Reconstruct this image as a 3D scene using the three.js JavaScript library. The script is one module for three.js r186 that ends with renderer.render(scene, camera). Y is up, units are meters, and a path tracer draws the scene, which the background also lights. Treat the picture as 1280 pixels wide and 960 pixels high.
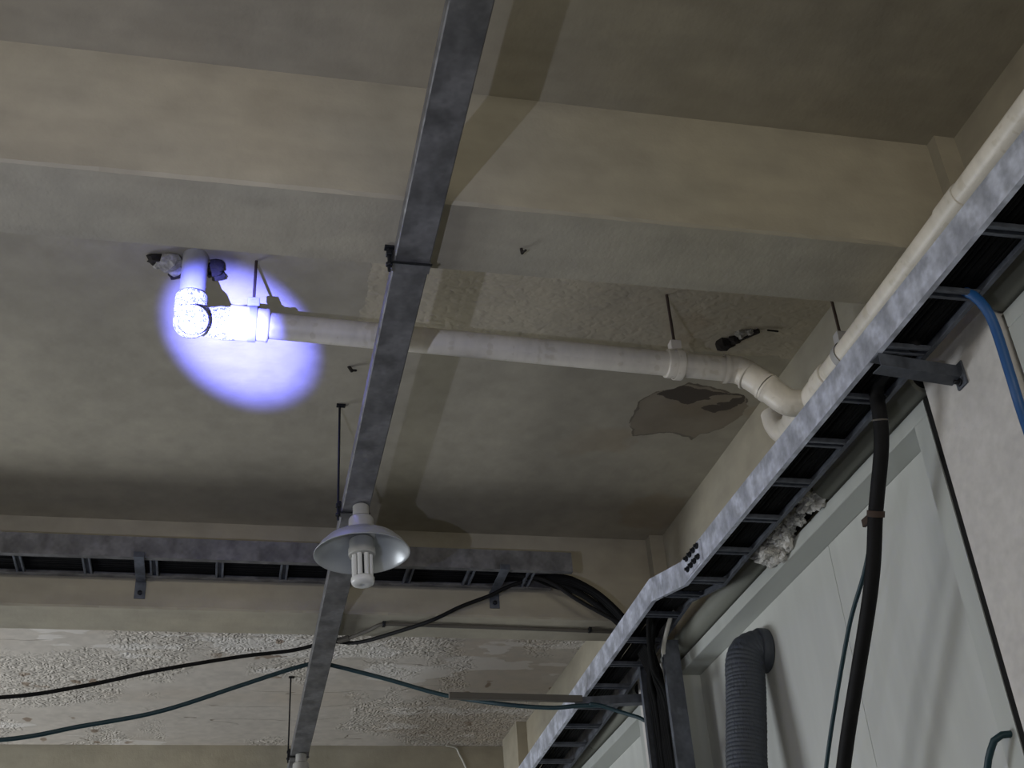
import * as THREE from 'three';
import { mergeGeometries, toCreasedNormals } from 'three/addons/utils/BufferGeometryUtils.js';
import { RoundedBoxGeometry } from 'three/addons/geometries/RoundedBoxGeometry.js';
import { RectAreaLightUniformsLib } from 'three/addons/lights/RectAreaLightUniformsLib.js';

// ---------- camera ----------
const scene = new THREE.Scene();
const camera = new THREE.PerspectiveCamera(34.134, 1280 / 960, 0.05, 60);
camera.position.set(0, 1.6, 0);
camera.up.set(-0.06344, 0.83601, 0.54504);
camera.lookAt(0.20663, 1.6 + 0.5453, -0.81237);
camera.updateMatrixWorld();
scene.add(camera);

// ---------- renderer and exposure ----------
const renderer = new THREE.WebGLRenderer({ antialias: true });
renderer.toneMapping = THREE.LinearToneMapping;
renderer.toneMappingExposure = 0.425;
renderer.shadowMap.enabled = true;
RectAreaLightUniformsLib.init();
scene.background = new THREE.Color(0x8a929c);          // overcast sky outside the closed room

// ---------- large fill lights: unseen windows added behind the camera and along the left wall ----------
// [position, width, height, turn about y, intensity, colour]
const ADDED_WINDOWS = [
  { n: 1, p: [-2.6, 2.65, 3.44], w: 2.4, h: 0.8, turn: Math.PI, I: 6, c: [1.0, 0.95, 0.86] },
  { n: 2, p: [0.4, 2.65, 3.44], w: 2.4, h: 0.8, turn: Math.PI, I: 19, c: [1.0, 0.95, 0.86] },
  { n: 3, p: [-3.94, 2.55, -1.6], w: 2.8, h: 1.0, turn: Math.PI / 2, I: 6.5, c: [1.0, 0.98, 0.95] },
  { n: 4, p: [-3.94, 1.7, -6.2], w: 2.4, h: 1.6, turn: Math.PI / 2, I: 29, c: [0.88, 0.93, 1.0] },
];
for (const w of ADDED_WINDOWS) {
  const l = new THREE.RectAreaLight(new THREE.Color().setRGB(...w.c), w.I, w.w, w.h);
  const nx = Math.sin(w.turn), nz = Math.cos(w.turn);
  l.position.set(w.p[0] + nx * 0.05, w.p[1], w.p[2] + nz * 0.05);
  l.lookAt(l.position.x + nx, l.position.y, l.position.z + nz);
  scene.add(l);
}
// ---------- the hand torch (its two beams: hot spot and spill) ----------
const TORCH = new THREE.Vector3(-0.87, 1.5, -0.06);
const AIM = new THREE.Vector3(-0.03, 3.9, -3.26);
const TORCH_COLOUR = new THREE.Color().setRGB(0.16, 0.18, 1.0);
for (const [I, angle, pen, col] of [[3200, 0.062, 0.9, TORCH_COLOUR], [18, 0.42, 1.0, new THREE.Color().setRGB(0.6, 0.66, 1.0)], [6, 1.1, 1.0, new THREE.Color().setRGB(0.8, 0.84, 1.0)]]) {
  const s = new THREE.SpotLight(col, I, 0, angle, pen, 2);
  s.position.copy(TORCH); s.target.position.copy(AIM); s.castShadow = true;
  s.shadow.mapSize.set(2048, 2048); s.shadow.radius = 0.7; s.shadow.bias = -0.0004;
  scene.add(s, s.target);
}

// ---------- helpers ----------
function mulberry(a) { return () => { a |= 0; a = a + 0x6D2B79F5 | 0; let t = Math.imul(a ^ a >>> 15, 1 | a); t = t + Math.imul(t ^ t >>> 7, 61 | t) ^ t; return ((t ^ t >>> 14) >>> 0) / 4294967296; }; }
const V = (x, y, z) => new THREE.Vector3(x, y, z);
const used = {};
function numbered(n) { const k = used[n] = (used[n] === undefined ? 0 : used[n] + 1); return k ? `${n}_${String(k).padStart(3, '0')}` : n; }
function prep(g) {                                      // same attributes on all pieces, uv in metres by facing
  let q = g.index ? g.toNonIndexed() : g;
  for (const k of Object.keys(q.attributes)) if (!['position', 'normal', 'uv'].includes(k)) q.deleteAttribute(k);
  if (!q.attributes.normal) q.computeVertexNormals();
  if (!g.userData.keepUV) {
    const p = q.attributes.position, n = q.attributes.normal, uv = new Float32Array(p.count * 2);
    for (let i = 0; i < p.count; i += 3) {
      let nx = 0, ny = 0, nz = 0;
      for (let k = 0; k < 3; k++) { nx += n.getX(i + k); ny += n.getY(i + k); nz += n.getZ(i + k); }
      nx = Math.abs(nx); ny = Math.abs(ny); nz = Math.abs(nz);
      for (let k = 0; k < 3; k++) {
        const x = p.getX(i + k), y = p.getY(i + k), z = p.getZ(i + k); let a, b;
        if (ny >= nx && ny >= nz) { a = x; b = z; } else if (nx >= nz) { a = z; b = y; } else { a = x; b = y; }
        uv[(i + k) * 2] = a; uv[(i + k) * 2 + 1] = b;
      }
    }
    q.setAttribute('uv', new THREE.BufferAttribute(uv, 2));
  }
  q.userData = {};
  return q;
}
function obj(name, geos, mat, parent = scene) {
  const list = (Array.isArray(geos) ? geos : [geos]).map(prep);
  const g = list.length > 1 ? mergeGeometries(list) : list[0];
  const m = new THREE.Mesh(g, mat);
  m.name = parent === scene ? numbered(name) : name;
  m.castShadow = m.receiveShadow = true;
  parent.add(m);
  return m;
}
function struct(name, geos, mat) { const m = obj(name, geos, mat); m.userData.kind = 'structure'; return m; }
function tag(o, label, category, group) { o.userData.label = label; o.userData.category = category; if (group) o.userData.group = group; return o; }
function thing(name, label, category, pos = [0, 0, 0], group) {
  const o = new THREE.Group(); o.name = numbered(name); o.position.set(...pos); scene.add(o);
  return tag(o, label, category, group);
}
function shift(g, x, y, z) { g.translate(x, y, z); return g; }
function box(cx, cy, cz, sx, sy, sz, r = 0) {
  const g = r ? new RoundedBoxGeometry(sx, sy, sz, 2, Math.min(r, sx / 2.05, sy / 2.05, sz / 2.05)) : new THREE.BoxGeometry(sx, sy, sz);
  return shift(g, cx, cy, cz);
}
function frameFrom(p0, p1, up = V(0, 1, 0)) {          // z axis along p0->p1
  const d = p1.clone().sub(p0).normalize(); const x = new THREE.Vector3().crossVectors(up, d).normalize();
  const y = new THREE.Vector3().crossVectors(d, x); const m = new THREE.Matrix4().makeBasis(x, y, d);
  m.setPosition(p0.clone().add(p1).multiplyScalar(0.5)); return m;
}
function bar(p0, p1, w, h, r = 0.0015, up) {
  const L = p0.distanceTo(p1); const g = new RoundedBoxGeometry(w, h, L, 2, Math.min(r, w / 2.05, h / 2.05));
  return g.applyMatrix4(frameFrom(p0, p1, up));
}
function lathe(profile, p0, p1, seg = 40) {             // profile [[r, t along]] in metres measured from p0 towards p1
  const pts = profile.map(([r, t]) => new THREE.Vector2(Math.max(r, 0), t));
  const g = new THREE.LatheGeometry(pts, seg); const d = p1.clone().sub(p0).normalize();
  g.applyQuaternion(new THREE.Quaternion().setFromUnitVectors(V(0, 1, 0), d)); g.translate(p0.x, p0.y, p0.z);
  return g;
}
function cyl(p0, p1, r, seg = 28, c = 0.002) {
  const L = p0.distanceTo(p1); c = Math.min(c, r * 0.5, L * 0.4);
  return lathe([[0, 0], [r - c, 0], [r, c], [r, L - c], [r - c, L], [0, L]], p0, p1, seg);
}
function tube(points, r, seg = 120, rs = 10, tension = 0.5) {
  const c = new THREE.CatmullRomCurve3(points.map(p => Array.isArray(p) ? V(...p) : p), false, 'catmullrom', tension);
  const g = new THREE.TubeGeometry(c, seg, r, rs, false);
  const a = new THREE.SphereGeometry(r, rs, 6), b = a.clone();
  const s = c.getPoint(0), e = c.getPoint(1);
  return mergeGeometries([prep(g), prep(shift(a, s.x, s.y, s.z)), prep(shift(b, e.x, e.y, e.z))]);
}
function sweep(curve, n, rs, rad) {                     // tube whose radius changes along it: rad(t, angle)
  const fr = curve.computeFrenetFrames(n), pos = [], idx = [];
  for (let i = 0; i <= n; i++) {
    const P = curve.getPointAt(i / n), N = fr.normals[i], B = fr.binormals[i];
    for (let j = 0; j < rs; j++) { const a = j / rs * Math.PI * 2, r = rad(i / n, a); pos.push(P.x + r * (Math.cos(a) * N.x + Math.sin(a) * B.x), P.y + r * (Math.cos(a) * N.y + Math.sin(a) * B.y), P.z + r * (Math.cos(a) * N.z + Math.sin(a) * B.z)); }
  }
  for (let i = 0; i < n; i++) for (let j = 0; j < rs; j++) { const a = i * rs + j, b = i * rs + (j + 1) % rs; idx.push(a, a + rs, b, b, a + rs, b + rs); }
  const g = new THREE.BufferGeometry(); g.setAttribute('position', new THREE.Float32BufferAttribute(pos, 3)); g.setIndex(idx); g.computeVertexNormals(); return g;
}
function loft(sections, crease = 0.5) {                 // closed rings of equal length, capped at both ends
  const n = sections[0].length, pos = [], idx = [];
  for (const s of sections) for (const p of s) pos.push(p.x, p.y, p.z);
  for (let i = 0; i < sections.length - 1; i++) for (let j = 0; j < n; j++) { const a = i * n + j, b = i * n + (j + 1) % n; idx.push(a, b, a + n, b, b + n, a + n); }
  const cap = (off, flip) => {
    const s = sections[off], fl = [];
    const c = s.reduce((q, p) => q.add(p), V(0, 0, 0)).multiplyScalar(1 / n);
    // flatten on the two widest axes
    const ext = ['x', 'y', 'z'].map(k => [Math.max(...s.map(p => p[k])) - Math.min(...s.map(p => p[k])), k]).sort((a, b) => b[0] - a[0]);
    for (const p of s) fl.push(new THREE.Vector2(p[ext[0][1]] - c[ext[0][1]], p[ext[1][1]] - c[ext[1][1]]));
    for (const t of THREE.ShapeUtils.triangulateShape(fl, [])) idx.push(...(flip ? [t[0], t[2], t[1]] : t).map(v => v + off * n));
  };
  cap(0, false); cap(sections.length - 1, true);
  const g = new THREE.BufferGeometry(); g.setAttribute('position', new THREE.Float32BufferAttribute(pos, 3)); g.setIndex(idx);
  return toCreasedNormals(g, crease);
}

// ---------- procedural textures ----------
function noiseMaker(seed) {
  const r = mulberry(seed), T = new Float32Array(65536); for (let i = 0; i < 65536; i++) T[i] = r();
  const at = (x, y, P, Q) => T[(((x % P) + P) % P * 157 + ((y % Q) + Q) % Q * 311 + P * 17) & 65535];
  const vn = (x, y, P, Q) => {
    const xi = Math.floor(x), yi = Math.floor(y); let fx = x - xi, fy = y - yi; fx = fx * fx * (3 - 2 * fx); fy = fy * fy * (3 - 2 * fy);
    const a = at(xi, yi, P, Q), b = at(xi + 1, yi, P, Q), c = at(xi, yi + 1, P, Q), d = at(xi + 1, yi + 1, P, Q);
    return a + (b - a) * fx + (c - a) * fy + (a - b - c + d) * fx * fy;
  };
  // u, v in 0..1, f = base cells over the tile (repeats at the tile's edge)
  const fbm = (u, v, f, g, oct) => { let s = 0, a = 0.5, w = 0; for (let o = 0; o < oct; o++) { s += a * vn(u * f, v * g, f, g); w += a; a *= 0.5; f *= 2; g *= 2; } return s / w; };
  return { vn, fbm };
}
const N1 = noiseMaker(11), N2 = noiseMaker(77);
const clamp = (x, a = 0, b = 1) => Math.min(b, Math.max(a, x));
const sm = (a, b, x) => { const t = clamp((x - a) / (b - a)); return t * t * (3 - 2 * t); };
function tex(W, H, fn, srgb, repeatX, repeatY) {        // fn(u, v) -> [r, g, b] 0..255
  const d = new Uint8Array(W * H * 4);
  for (let y = 0; y < H; y++) for (let x = 0; x < W; x++) { const c = fn((x + 0.5) / W, (y + 0.5) / H), i = (y * W + x) * 4; d[i] = clamp(c[0], 0, 255); d[i + 1] = clamp(c[1], 0, 255); d[i + 2] = clamp(c[2], 0, 255); d[i + 3] = 255; }
  const t = new THREE.DataTexture(d, W, H); t.wrapS = t.wrapT = THREE.RepeatWrapping; t.magFilter = THREE.LinearFilter; t.minFilter = THREE.LinearMipmapLinearFilter; t.generateMipmaps = true;
  if (srgb) t.colorSpace = THREE.SRGBColorSpace; t.repeat.set(repeatX, repeatY); t.needsUpdate = true; return t;
}
const grey = v => [v, v, v];
const mixc = (a, b, t) => [a[0] + (b[0] - a[0]) * t, a[1] + (b[1] - a[1]) * t, a[2] + (b[2] - a[2]) * t];

// cream emulsion over concrete: mottling, fine pits
const creamMap = tex(1024, 1024, (u, v) => {
  const a = N1.fbm(u, v, 3, 3, 5), b = N2.fbm(u, v, 24, 24, 4), c = N1.fbm(u, v, 9, 40, 3);
  let k = 0.86 + 0.16 * (a - 0.5) + 0.10 * (b - 0.5) + 0.07 * (c - 0.5);
  const w = (N2.fbm(u, v, 4, 4, 4) - 0.5);
  return [190 * k + 4 * w, 182 * k, 161 * k - 5 * w];
}, true, 1 / 1.7, 1 / 1.7);
const plasterBump = tex(1024, 1024, (u, v) => grey(255 * (0.5 * N1.fbm(u, v, 10, 10, 5) + 0.3 * N2.fbm(u, v, 60, 22, 4) + 0.2 * N1.fbm(u, v, 150, 150, 2))), false, 1 / 0.9, 1 / 0.9);
// zinc spangle
const zincMap = tex(512, 512, (u, v) => {
  const a = N1.fbm(u + 0.06 * N2.vn(u * 9, v * 9, 9, 9), v, 12, 8, 3), b = N2.fbm(u, v, 40, 40, 3), s = sm(0.5, 0.75, N2.fbm(u, v, 11, 11, 3));
  const k = 0.80 + 0.34 * (a - 0.5) + 0.14 * (b - 0.5) + 0.10 * s;
  return [226 * k, 231 * k, 245 * k];
}, true, 1 / 0.45, 1 / 0.45);
const zincRough = tex(256, 256, (u, v) => grey(110 + 130 * N1.fbm(u, v, 14, 10, 4)), false, 1 / 0.4, 1 / 0.4);
// light partition paint, faint wipes
const panelMap = tex(512, 512, (u, v) => { const k = 0.9 + 0.08 * (N1.fbm(u, v, 3, 2, 4) - 0.5) + 0.05 * (N2.fbm(u, v, 30, 4, 3) - 0.5); return [218 * k, 220 * k, 214 * k]; }, true, 1 / 1.3, 1 / 1.3);
const pillarMap = tex(1024, 1024, (u, v) => {
  const a = N1.fbm(u, v, 4, 3, 5), b = N2.fbm(u, v, 40, 40, 4); let k = 0.88 + 0.16 * (a - 0.5) + 0.08 * (b - 0.5);
  return [240 * k, 236 * k, 230 * k];
}, true, 1 / 0.8, 1 / 0.8);
// second bay of the ceiling: smooth paint, trowelled rough strip, damp peeled patch   (x -2.6 .. 2.1, z -4.7 .. -2.3)
const B2 = { x0: -2.6, x1: 2.1, z0: -4.7, z1: -2.3 };
const patchPoly = [[1.335, -3.47], [1.36, -3.62], [1.37, -3.72], [1.47, -3.68], [1.62, -3.71], [1.71, -3.60], [1.74, -3.5], [1.70, -3.40], [1.60, -3.36], [1.47, -3.35]];
function inPoly(x, y, P) { let c = false; for (let i = 0, j = P.length - 1; i < P.length; j = i++) { const [a, b] = P[i], [d, e] = P[j]; if ((b > y) !== (e > y) && x < (d - a) * (y - b) / (e - b) + a) c = !c; } return c; }
function bay2(u, v) {
  const x = B2.x0 + u * (B2.x1 - B2.x0), z = B2.z0 + v * (B2.z1 - B2.z0);
  const wx = x + 0.05 * (N1.fbm(u, v, 60, 40, 3) - 0.5), wz = z + 0.06 * (N2.fbm(u, v, 60, 40, 3) - 0.5);
  const rough = (wz > -3.17 && wx > 0.33) ? 1 : 0;
  const damp = inPoly(wx, wz, patchPoly) ? 1 : 0;
  const core = damp && inPoly(wx + 0.02, wz, [[1.45, -3.37], [1.72, -3.39], [1.73, -3.47], [1.62, -3.55], [1.52, -3.47], [1.42, -3.44]]) ? 1 : 0;
  const edge = damp !== (inPoly(wx + 0.004, wz + 0.009, patchPoly) ? 1 : 0) && N2.fbm(u, v, 26, 26, 3) > 0.42 ? 1 : 0;
  return { x, z, rough, damp, core, edge };
}
const bay2Map = tex(2048, 1024, (u, v) => {
  const m = bay2(u, v), a = N1.fbm(u, v, 8, 4, 5), b = N2.fbm(u, v, 90, 46, 4);
  let k = 0.84 + 0.2 * (a - 0.5) + 0.1 * (b - 0.5), c = [190 * k, 182 * k, 161 * k];
  if (m.rough) c = mixc(c, [188, 176, 150], 0.35 + 0.3 * b);
  const bl = sm(0.62, 0.7, N2.fbm(u, v, 12, 6, 5)) * sm(1.0, 1.4, m.x); c = mixc(c, [150, 132, 104], 0.35 * bl);
  if (m.damp) c = mixc(c, [112, 100, 82], 0.35 + 0.5 * N2.fbm(u, v, 40, 20, 4));
  if (m.core && N1.fbm(u, v, 30, 34, 4) > 0.44) c = [74, 66, 56];
  if (m.edge) c = mixc(c, [70, 62, 52], 0.55);
  return c;
}, true, 1, 1);
const bay2Bump = tex(2048, 1024, (u, v) => {
  const m = bay2(u, v), a = N1.fbm(u, v, 30, 16, 4), st = Math.abs(N2.fbm(u + 0.01 * a, v, 150, 110, 3) - 0.5) * 2;
  return grey(m.damp ? 90 + 60 * N1.fbm(u, v, 80, 40, 3) : 130 + 30 * (a - 0.5) + (m.rough ? 110 : 22) * (st - 0.3));
}, false, 1, 1);
for (const t of [bay2Map, bay2Bump]) { const rx = 1 / (B2.x1 - B2.x0), rz = 1 / (B2.z1 - B2.z0); t.repeat.set(rx, rz); t.offset.set(-B2.x0 * rx, -B2.z0 * rz); }
// third bay: coarse greyish render with trowel ridges, peeled coats and brown stains   (x -2.2 .. 2.1, z -7.6 .. -4.7)
const B3 = { x0: -2.2, x1: 2.1, z0: -7.6, z1: -4.7 };
function bay3(u, v) {
  const x = B3.x0 + u * (B3.x1 - B3.x0), z = B3.z0 + v * (B3.z1 - B3.z0);
  const n = N1.fbm(u, v, 7, 4, 5);
  const rough = sm(0.44, 0.52, n + 0.10 * sm(-6.4, -5.3, z) - 0.05);
  const peel = sm(0.60, 0.615, N2.fbm(u + 0.1, v, 6, 10, 6));
  const brown = sm(0.5, 0.75, N2.fbm(u, v + 0.3, 5, 6, 4) + 0.16 * sm(0.5, 1.5, x));
  const line = sm(0.008, 0.0, Math.abs(N1.fbm(u, v, 5, 14, 4) - 0.5)) * sm(0.5, 0.6, N2.fbm(u, v, 8, 8, 2));
  return { x, z, rough, peel, brown, line };
}
const bay3Map = tex(2048, 1024, (u, v) => {
  const m = bay3(u, v), b = N2.fbm(u, v, 120, 90, 4), g = N1.fbm(u, v, 260, 200, 2);
  let k = 0.9 + 0.12 * (b - 0.5) + 0.26 * (g - 0.5) * m.rough; let c = [206 * k, 198 * k, 186 * k];
  c = mixc(c, [172, 156, 136], 0.34 * m.brown * (0.5 + b)); c = mixc(c, [222, 218, 212], 0.5 * m.peel); c = mixc(c, [96, 86, 74], 0.5 * m.line);
  const sp = sm(0.70, 0.76, N1.fbm(u, v, 46, 30, 3)) * sm(0.5, 0.62, N2.fbm(u, v, 9, 9, 3)); return mixc(c, [98, 76, 56], 0.55 * sp);
}, true, 1, 1);
const bay3Bump = tex(2048, 1024, (u, v) => {
  const m = bay3(u, v), wob = N1.fbm(u, v, 40, 30, 3);
  const worm = Math.abs(N2.fbm(u + 0.012 * wob, v + 0.012 * N2.vn(u * 60, v * 60, 60, 60), 230, 190, 2) - 0.5) * 2;
  return grey(118 + 40 * (wob - 0.5) + 240 * (worm - 0.25) * m.rough + 26 * m.peel - 70 * m.line);
}, false, 1, 1);
for (const t of [bay3Map, bay3Bump]) { const rx = 1 / (B3.x1 - B3.x0), rz = 1 / (B3.z1 - B3.z0); t.repeat.set(rx, rz); t.offset.set(-B3.x0 * rx, -B3.z0 * rz); }
const crackle = tex(512, 512, (u, v) => { const a = Math.abs(N1.fbm(u + 0.02 * N2.vn(u * 30, v * 30, 30, 30), v, 40, 40, 2) - 0.5); return grey(sm(0.0, 0.06, a) * 200 + 40); }, false, 1 / 0.3, 1 / 0.3);
const pvcMap = tex(512, 512, (u, v) => { const k = 0.93 + 0.1 * (N1.fbm(u, v, 8, 3, 4) - 0.5) + 0.06 * (N2.fbm(u, v, 40, 20, 3) - 0.5), s = sm(0.68, 0.76, N2.fbm(u, v, 18, 18, 3)); return mixc([236 * k, 229 * k, 214 * k], [190, 180, 158], 0.35 * s); }, true, 1 / 0.5, 1 / 0.5);
const limeMap = tex(512, 512, (u, v) => { const a = Math.abs(N1.fbm(u, v, 26, 26, 3) - 0.5), b = N2.fbm(u, v, 10, 10, 3); return mixc([64, 68, 78], [206, 204, 198], sm(0.0, 0.05 + 0.08 * b, a)); }, true, 1 / 0.2, 1 / 0.2);
const hoseBump = tex(256, 256, (u, v) => grey(255 * N1.fbm(u, v, 30, 8, 4)), false, 1 / 0.15, 1 / 0.15);
const dustMap = tex(256, 256, (u, v) => { const k = 0.7 + 0.6 * N1.fbm(u, v, 12, 12, 4); return [44 * k, 44 * k, 44 * k]; }, true, 1 / 0.3, 1 / 0.3);
const woolMap = tex(256, 256, (u, v) => { const k = 0.7 + 0.5 * N1.fbm(u, v, 20, 20, 4); return [196 * k, 194 * k, 188 * k]; }, true, 1 / 0.2, 1 / 0.2);
const floorMap = tex(512, 512, (u, v) => { const k = 0.8 + 0.4 * (N1.fbm(u, v, 5, 5, 5) - 0.5); return [72 * k, 70 * k, 66 * k]; }, true, 1 / 3, 1 / 3);

// ---------- materials ----------
const S = (o) => new THREE.MeshStandardMaterial(o);
const P = (o) => new THREE.MeshPhysicalMaterial(o);
const M = {
  cream: S({ map: creamMap, bumpMap: plasterBump, bumpScale: 0.0016, roughness: 0.85 }),
  bay2: S({ map: bay2Map, bumpMap: bay2Bump, bumpScale: 0.006, roughness: 0.88 }),
  bay3: S({ map: bay3Map, bumpMap: bay3Bump, bumpScale: 0.010, roughness: 0.92 }),
  pillar: S({ map: pillarMap, bumpMap: plasterBump, bumpScale: 0.002, roughness: 0.8 }),
  panel: S({ map: panelMap, roughness: 0.55 }),
  frame: S({ map: panelMap, color: 0xf4f6f6, roughness: 0.42 }),
  plainWall: S({ map: creamMap, roughness: 0.9 }),
  floor: S({ map: floorMap, roughness: 0.75 }),
  zinc: S({ map: zincMap, roughnessMap: zincRough, roughness: 0.8, metalness: 0.1 }),
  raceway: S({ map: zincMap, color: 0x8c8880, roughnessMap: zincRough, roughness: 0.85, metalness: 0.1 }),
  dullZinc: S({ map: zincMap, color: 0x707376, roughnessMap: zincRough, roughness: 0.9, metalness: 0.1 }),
  bolt: S({ color: 0x24262a, roughness: 0.5, metalness: 0.6 }),
  rust: S({ color: 0x40332b, roughness: 0.9, bumpMap: plasterBump, bumpScale: 0.001 }),
  black: P({ map: dustMap, color: 0x6c6c70, roughness: 0.7, specularIntensity: 0.5 }),
  blackDust: P({ map: dustMap, color: 0x707174, roughness: 0.8, specularIntensity: 0.3 }),
  conduit: S({ color: 0x5c5850, roughness: 0.7 }),
  whiteCable: S({ color: 0xc9c7bd, roughness: 0.6 }),
  blue: S({ color: 0x1c4f86, roughness: 0.45 }),
  teal: S({ color: 0x16353d, roughness: 0.55 }),
  pvc: S({ map: pvcMap, roughness: 0.42 }),
  lime: S({ map: limeMap, bumpMap: crackle, bumpScale: 0.002, roughness: 0.8 }),
  bluePvc: S({ map: pvcMap, color: 0xb9bdc9, roughness: 0.5 }),
  jacket: S({ map: panelMap, color: 0xa4a49c, roughness: 0.62 }),
  wool: S({ map: woolMap, bumpMap: plasterBump, bumpScale: 0.01, roughness: 1 }),
  voidDark: S({ color: 0x12110f, roughness: 1 }),
  hose: S({ color: 0x3d424a, bumpMap: hoseBump, bumpScale: 0.003, roughness: 0.62 }),
  shade: S({ color: 0xa9acac, roughness: 0.32, metalness: 0.25, side: THREE.DoubleSide }),
  lampWhite: S({ color: 0xcfcfca, roughness: 0.35 }),
  lampCap: S({ color: 0xaaa9a4, roughness: 0.3, metalness: 0.2 }),
  ballast: S({ color: 0xa09f97, roughness: 0.5 }),
  chunk: S({ map: woolMap, color: 0xcac8c0, bumpMap: plasterBump, bumpScale: 0.006, roughness: 1 }),
  timber: S({ color: 0x1e1912, roughness: 0.95, bumpMap: plasterBump, bumpScale: 0.004 }),
  torch: S({ color: 0x202124, roughness: 0.4, metalness: 0.5 }),
};
const addedGlowPane = new THREE.MeshStandardMaterial({ color: 0xd8d8d2, roughness: 0.7, emissive: new THREE.Color().setRGB(1, 0.96, 0.9), emissiveIntensity: 0.6 });  // glowing glass of the added fill windows
const glowLens = new THREE.MeshStandardMaterial({ color: 0xffffff, roughness: 0.2, emissive: new THREE.Color().setRGB(0.8, 0.82, 1), emissiveIntensity: 1.5 });

// ---------- the room ----------
const HC = 3.9;                                          // ceiling height
const wallX = z => 1.785 + 0.0228 * (z + 2.88);          // face of the right wall (a little out of square)
const W = (off, y, z) => V(wallX(z) - off, y, z);        // point standing "off" metres out from that wall
const YAW = Math.atan(0.0228);
function wallBox(o0, o1, y0, y1, z0, z1, cham = 0.004) { // box in the wall's own directions, chamfered
  const c = Math.min(cham, (o1 - o0) / 3, (y1 - y0) / 3);
  const ring = z => [W(o0, y0, z), W(o1 - c, y0, z), W(o1, y0 + c, z), W(o1, y1 - c, z), W(o1 - c, y1, z), W(o0, y1, z)];
  return loft([ring(z1), ring(z0)], 0.6);
}
{
  const c = new THREE.Group(); c.name = numbered('ceiling'); c.userData.kind = 'structure'; scene.add(c);
  const bays = [[3.7, -2.275, M.cream], [-2.275, -4.66, M.bay2], [-4.66, -7.48, M.bay3], [-7.48, -10.2, M.cream]];
  for (const [z0, z1, m] of bays) obj('ceiling_bay', box(-1, HC + 0.1, (z0 + z1) / 2, 6.6, 0.2, z0 - z1), m, c);
}
// downstand beams: chamfered, slightly uneven arrises
const rb = mulberry(5);
function beam(zNear, zFar, yb) {
  const n = 130, secs = [];
  const j = () => (rb() - 0.5) * 0.0035;
  for (let i = 0; i <= n; i++) {
    const x = -4.1 + 6.1 * i / n, c = 0.007;
    secs.push([V(x, HC + 0.06, zNear), V(x, HC + 0.06, zFar), V(x, yb + c, zFar + j()), V(x, yb + j() * 0.4, zFar + c), V(x, yb + j() * 0.4, zNear - c), V(x, yb + c + j(), zNear + j() * 0.5)]);
  }
  return loft(secs, 0.45);
}
const beams = [[0.24, -0.01], [-2.149, -2.4], [-4.545, -4.776], [-7.36, -7.6]];
beams.forEach(([a, b]) => struct('ceiling_beam', beam(a, b, 3.535), M.cream));
struct('floor', box(-1, -0.1, -3.25, 6.6, 0.2, 13.9), M.floor);
struct('wall_right', [wallBox(-0.3, 0, 3.34, HC + 0.1, -10.2, 3.7), wallBox(-0.3, -0.055, 0, 3.34, -10.2, 3.7)], M.plainWall);
struct('wall_far', box(-1, 1.95, -10.1, 6.6, 4.1, 0.2), M.plainWall);
// back and left walls are built round the openings of the added windows
function wallWithHoles(axis, plane, a0, a1, holes) {     // axis 'x': wall along x at z = plane, 'z': wall along z at x = plane
  const hs = holes.slice().sort((p, q) => p[0] - q[0]), g = []; let a = a0; const T = 0.2;
  const put = (u0, u1, y0, y1) => { if (u1 - u0 < 1e-4 || y1 - y0 < 1e-4) return; g.push(axis === 'x' ? box((u0 + u1) / 2, (y0 + y1) / 2, plane, u1 - u0, y1 - y0, T) : box(plane, (y0 + y1) / 2, (u0 + u1) / 2, T, y1 - y0, u1 - u0)); };
  for (const [u0, u1, y0, y1] of hs) { put(a, u0, 0, 4); put(u0, u1, 0, y0); put(u0, u1, y1, 4); a = u1; }
  put(a, a1, 0, 4); return g;
}
const holesOf = (list, k) => list.map(w => [w.p[k] - w.w / 2, w.p[k] + w.w / 2, w.p[1] - w.h / 2, w.p[1] + w.h / 2]);
struct('wall_back', wallWithHoles('x', 3.6, -4.2, 2.2, holesOf(ADDED_WINDOWS.slice(0, 2), 0)), M.plainWall);
struct('wall_left', wallWithHoles('z', -4.1, -10.2, 3.7, holesOf(ADDED_WINDOWS.slice(2), 2)), M.plainWall);
for (const w of ADDED_WINDOWS) {  // frames and panes added to go with the fill lights
  const g = new THREE.Group(); g.name = `window_${w.n}`; g.userData.kind = 'structure'; g.position.set(...w.p); g.rotation.y = w.turn; scene.add(g);
  const t = 0.05, d = 0.06;
  obj('added_window_frame', [box(0, w.h / 2 - t / 2, -0.1, w.w, t, d), box(0, -w.h / 2 + t / 2, -0.1, w.w, t, d), box(-w.w / 2 + t / 2, 0, -0.1, t, w.h, d), box(w.w / 2 - t / 2, 0, -0.1, t, w.h, d), box(0, 0, -0.1, t, w.h, d)], M.frame, g);
  for (const s of [-1, 1]) obj('added_pane', box(s * w.w / 4, 0, -0.1, w.w / 2 - t, w.h - t, 0.012), addedGlowPane, g);
}
// pillars under the beams
for (const [a, b] of [[-2.112, -2.445], [-4.495, -4.845], [-6.9, -7.25]]) {
  struct('pillar', wallBox(-0.2, 0.06, 0, 3.40, b, a, 0.003), M.pillar);
  struct('pillar_head', wallBox(-0.2, 0.06, 3.40, HC + 0.05, b, a, 0.003), M.cream);
}

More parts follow.
